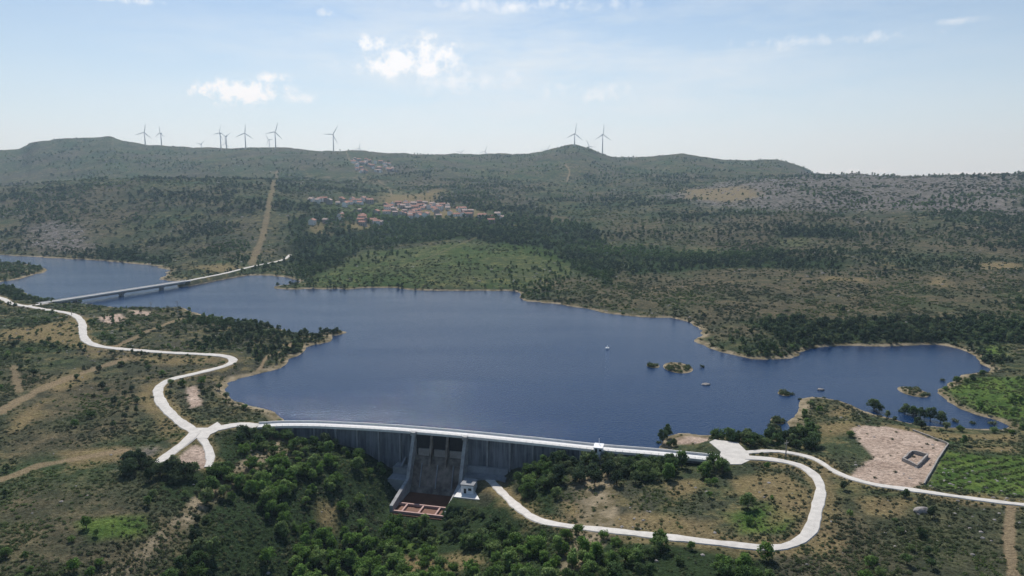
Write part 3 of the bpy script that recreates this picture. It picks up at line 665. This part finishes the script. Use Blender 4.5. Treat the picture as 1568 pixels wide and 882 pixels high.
# ---------------------------------------------------------------- village
def house_mesh(i):
    r=random.Random(i); mb=MB(); w=r.uniform(8,13); d=r.uniform(6.5,9); h=r.choice([3.2,5.8,6.0]); rh=d*.27
    mb.box(-w/2,w/2,-d/2,d/2,-2,h,0)
    e=.5; yv=d/2+e; zl=h-.12
    mb.add([(-w/2-e,-yv,zl),(w/2+e,-yv,zl),(w/2+e,0,h+rh),(-w/2-e,0,h+rh),(-w/2-e,yv,zl),(w/2+e,yv,zl),(-w/2-e,-yv,zl+.2),(w/2+e,-yv,zl+.2),(w/2+e,0,h+rh+.2),(-w/2-e,0,h+rh+.2),(-w/2-e,yv,zl+.2),(w/2+e,yv,zl+.2)],
      [(6,7,8,9),(9,8,11,10),(0,3,2,1),(3,4,5,2),(0,1,7,6),(4,10,11,5),(0,6,9,3),(3,9,10,4),(1,2,8,7),(2,5,11,8)],1)
    mb.add([(-w/2,-d/2,h),(-w/2,d/2,h),(-w/2,0,h+rh-.1),(w/2,-d/2,h),(w/2,d/2,h),(w/2,0,h+rh-.1)],[(0,1,2),(3,5,4)],0)
    mb.box(w*.2,w*.2+.8,-.4,.4,h+rh*.5,h+rh+1.1,0)
    fl=1 if h<4 else 2
    for k in range(fl):
        for c_ in(-.32,0,.32):
            for sy in(-1,1):
                y0=sy*d/2; ya,yb=(y0-.04,y0) if sy<0 else(y0,y0+.04)
                if k==0 and c_==0: mb.box(c_*w-.55,c_*w+.55,ya,yb,.05,2.2,2)
                else: mb.box(c_*w-.5,c_*w+.5,ya,yb,1.1+k*2.8,2.3+k*2.8,2)
    o=mb.obj('h',[WALL if i%3 else STW,ROOF if i%5<3 else ROOF2,WIN],link=False); return o.data
HM=[house_mesh(i) for i in range(10)]
def pts_in(px,n):
    px=np.array(px,float); out=[]
    while len(out)<n:
        q=np.array([random.uniform(px[:,0].min(),px[:,0].max()),random.uniform(px[:,1].min(),px[:,1].max())])
        if sdf(px,q[:1],q[1:],50)[0]<0: out.append(q)
    return out
hp=pts_in([(588,315),(640,308),(690,318),(675,334),(620,336),(590,328)],85)+pts_in([(470,306),(560,304),(575,316),(500,320)],30)+pts_in([(680,318),(780,330),(760,345),(690,332)],22)+pts_in([(520,322),(600,325),(600,350),(510,345)],22)+pts_in([(530,240),(600,250),(610,266),(550,266)],55)+pts_in([(470,340),(500,340),(500,350),(470,350)],3)
hw=march(hp); hz=H(hw[:,0],hw[:,1])
placed=[]
for p,z_ in zip(hw,hz):
    if any((p[0]-q[0])**2+(p[1]-q[1])**2<150 for q in placed): continue
    placed.append(p); i=random.randrange(10)
    o=bpy.data.objects.new('stone_house' if i%3==0 else 'village_house',HM[i]); o.location=(p[0],p[1],z_+.5)
    o.rotation_euler=(0,0,random.choice([0,.2,1.6,1.4,.5,-.4])+random.uniform(-.15,.15)); k=random.uniform(.95,1.4); o.scale=(k,k,k); scene.collection.objects.link(o)
print('houses',len(placed))
# ---------------------------------------------------------------- wind turbines
def turbine(u,vh,dist,rot,bl):
    dx,dy,dz=ray(u,vh); s_=dist/dy; x_=float(dx*s_); y_=float(dist); zh=float(CH+dz*s_)
    zg=float(H(np.array([x_]),np.array([y_]))[0]); zg=min(zg,zh-45)
    e=empty('wind_turbine',(x_,y_,zg)); hh=zh-zg
    m=MB(); m.cone((0,0,-3),(0,0,hh-1.5),2.6,1.5,12); m.obj('tower',[WHT],e,True)
    m=MB(); m.box(-1.9,1.9,-4,6,hh-1.8,hh+1.9); m.cone((0,-4,hh),(0,-6.5,hh),2.0,.6,10); m.obj('nacelle',[WHT],e)
    for k in range(3):
        a=rot+k*2.0944; m=MB(); n=7; v=[]
        for j in range(n):
            t=j/(n-1); r_=1+t*bl; c_=(2.0+2.4*math.sin(min(1,t*3.2)*1.57))*(1-t*.8) ; ca,sa_=math.sin(a),math.cos(a)
            for w_,th in((-.3,0),(.2,.5),(.7,0),(.2,-.5)):
                lx=r_*ca+w_*c_*sa_; lz=r_*sa_-w_*c_*ca; v.append((lx,-5.4+th*(1-.7*t),hh+lz))
        fc=[(j*4+q,j*4+(q+1)%4,j*4+4+(q+1)%4,j*4+4+q) for j in range(n-1) for q in range(4)]+[(0,3,2,1),tuple((n-1)*4+q for q in range(4))]
        m.add(v,fc); m.obj('blade_%d'%(k+1),[WHT],e)
    e.rotation_euler=(0,0,random.uniform(-.5,.5))
for u,v,d_,r_,bl in [(221,203,3000,.2,36),(246,204,3050,2.1,30),(337,204,3020,.4,36),(346,209,3200,1.1,34),(375,204,2990,0.1,38),(421,202,2980,.3,40),(412,214,3900,1.5,36),(308,221,4500,.8,34),(510,206,2990,.55,42),(550,227,4600,.2,36),(706,234,4600,.9,34),(743,232,4400,.3,36),(838,230,4000,.5,38),(880,205,2960,.1,44),(902,224,3900,1.7,38),(923,206,2980,.02,44),(346,220,4500,.2,30)]:
    turbine(u,v,d_,r_,bl)
# ---------------------------------------------------------------- small things
def gz(p): return float(H(np.array([p[0]]),np.array([p[1]]))[0])
for px,ht in [((273,486),14),((232,478),9),((110,483),8),((1203,700),7)]:
    p=march([px])[0]; m=MB(); m.cone((0,0,-1),(0,0,ht),.28,.16,8); m.box(-1.3,1.3,-.1,.1,ht-1.2,ht-.95)
    for q_ in(-1.1,0,1.1): m.cone((q_,0,ht-.95),(q_,0,ht-.6),.08,.05,6)
    o=m.obj('utility_pole',[STW]); o.location=(p[0],p[1],gz(p)); o.rotation_euler=(0,0,.5)
p=plane_pts([(930,534)])[0]; m=MB(); m.cone((0,0,-.5),(0,0,.9),1.5,1.3,16); m.cone((0,0,.9),(0,0,2.3),.35,.15,10); o=m.obj('marker_buoy',[WHT]); o.location=(p[0],p[1],0)
for (u,v),s_ in (((1081,589),2.0),((1257,597),1.9)):
    p=plane_pts([(u,v)])[0]; o=boulder('lake_rock',int(u)); o.location=(p[0],p[1],.1); o.scale=(s_*1.3,s_,s_*.7); scene.collection.objects.link(o)

# ---------------------------------------------------------------- thin atmospheric haze over the whole landscape
m=MB(); m.box(-9000,9000,-1200,14000,-60,900)
vm=bpy.data.materials.new('air_haze'); vm.use_nodes=True; nt=vm.node_tree; nt.nodes.remove(nt.nodes['Principled BSDF'])
vs=nd(nt,'ShaderNodeVolumeScatter'); vs.inputs['Color'].default_value=(.58,.8,1,1); vs.inputs['Density'].default_value=8e-5; vs.inputs['Anisotropy'].default_value=.3
nt.links.new(vs.outputs[0],nt.nodes['Material Output'].inputs['Volume'])
m.obj('air_haze',[vm])
# ---------------------------------------------------------------- light, sky
EL,AZ=math.radians(47),math.radians(-11)
sd=Vector((math.sin(AZ)*math.cos(EL),math.cos(AZ)*math.cos(EL),math.sin(EL)))
L=bpy.data.lights.new('sun','SUN'); L.energy=5.0; L.angle=math.radians(.5); L.color=(1,.97,.93)
lo=bpy.data.objects.new('sun',L); lo.rotation_euler=sd.to_track_quat('Z','Y').to_euler(); lo.location=(0,500,600); scene.collection.objects.link(lo)
w=bpy.data.worlds.new('World'); scene.world=w; w.use_nodes=True; nt=w.node_tree; bg=nt.nodes['Background']
sky=nd(nt,'ShaderNodeTexSky',sky_type='NISHITA',sun_disc=False,sun_elevation=EL,sun_rotation=AZ,altitude=600,air_density=1.0,dust_density=.5,ozone_density=2.0)
co=nd(nt,'ShaderNodeTexCoord').outputs['Generated']
col=nd(nt,'ShaderNodeVectorMath',operation='MULTIPLY',i_0=sky.outputs[0],i_1=(.94,1.0,1.05)).outputs[0]
dz_=nd(nt,'ShaderNodeSeparateXYZ',i_0=co).outputs[2]
col=mixc(nt,ramp(nt,dz_,.24,0.,.0,.75),col,(7.5,8.7,9.75))
n1=noise(nt,co,34.0,9.0,.68); n2m=nd(nt,'ShaderNodeMapping',i_Vector=co,i_Scale=(3.,3.,14.),i_Rotation=(0,.14,0)); n2=noise(nt,n2m.outputs[0],1.6,8.0,.65)
def puff(u,v,ru,rv,gain=1.1,lo_=.1):
    dx,dy,dz=ray(u,v); d=Vector((float(dx),float(dy),float(dz))).normalized()
    s_=nd(nt,'ShaderNodeVectorMath',operation='SUBTRACT',i_0=co,i_1=tuple(d)).outputs[0]
    m_=nd(nt,'ShaderNodeVectorMath',operation='MULTIPLY',i_0=s_,i_1=(F/ru,F/ru*.7,F/rv)).outputs[0]
    l_=nd(nt,'ShaderNodeVectorMath',operation='LENGTH',i_0=m_).outputs['Value']
    e=nd(nt,'ShaderNodeMath',operation='SUBTRACT',i_0=1.0,i_1=l_).outputs[0]
    q_=nd(nt,'ShaderNodeMath',operation='MULTIPLY_ADD',i_0=ramp(nt,n1,.3,.7,-1.,1.),i_1=1.1,i_2=e).outputs[0]
    return mul(nt,ramp(nt,q_,lo_,lo_+1/gain),ramp(nt,e,-.5,.2))
acc=None
for a in [(368,142,62,17,1.3,-.15),(345,150,34,8,1.2,0.),(412,118,24,9),(618,98,74,20,1.2,-.1),(655,82,42,26,1.2,-.1),(570,70,24,14),(205,1,50,6,.7),(497,20,12,7,.5),(450,150,30,8,.5),(900,140,70,16,.45),(720,125,110,18,.4),(1300,262,150,5,.5),(1500,266,90,5,.6),(1250,62,120,10,.4),(800,8,160,10,.5),(1460,32,30,5,.4)]:
    q_=puff(*a); acc=q_ if acc is None else nd(nt,'ShaderNodeMath',operation='MAXIMUM',i_0=acc,i_1=q_).outputs[0]
dx,dy,dz=ray(820,100); d=Vector((float(dx),float(dy),float(dz))).normalized()
s_=nd(nt,'ShaderNodeVectorMath',operation='SUBTRACT',i_0=co,i_1=tuple(d)).outputs[0]
m_=nd(nt,'ShaderNodeVectorMath',operation='MULTIPLY',i_0=s_,i_1=(1.5,.8,5.5)).outputs[0]
e=ramp(nt,nd(nt,'ShaderNodeVectorMath',operation='LENGTH',i_0=m_).outputs['Value'],1.,.1)
wisp=mul(nt,ramp(nt,n2,.4,.72,.1,.9),e)
col=mixc(nt,wisp,col,(8.4,9.1,9.7))
col=mixc(nt,mul(nt,acc,.95),col,(11,11.1,11.3))
nt.links.new(col,bg.inputs['Color']); bg.inputs['Strength'].default_value=.093
# ---------------------------------------------------------------- camera
cam=bpy.data.cameras.new('camera'); cam.sensor_width=36; cam.lens=36*F/1568; cam.clip_end=30000; cam.clip_start=1
c=bpy.data.objects.new('camera',cam); c.location=(0,0,CH); c.rotation_euler=(math.pi/2-PITCH,0,0); scene.collection.objects.link(c); scene.camera=c
scene.view_settings.view_transform='Standard'; scene.view_settings.look='None'; scene.view_settings.exposure=0
print('done',time.time()-T0)
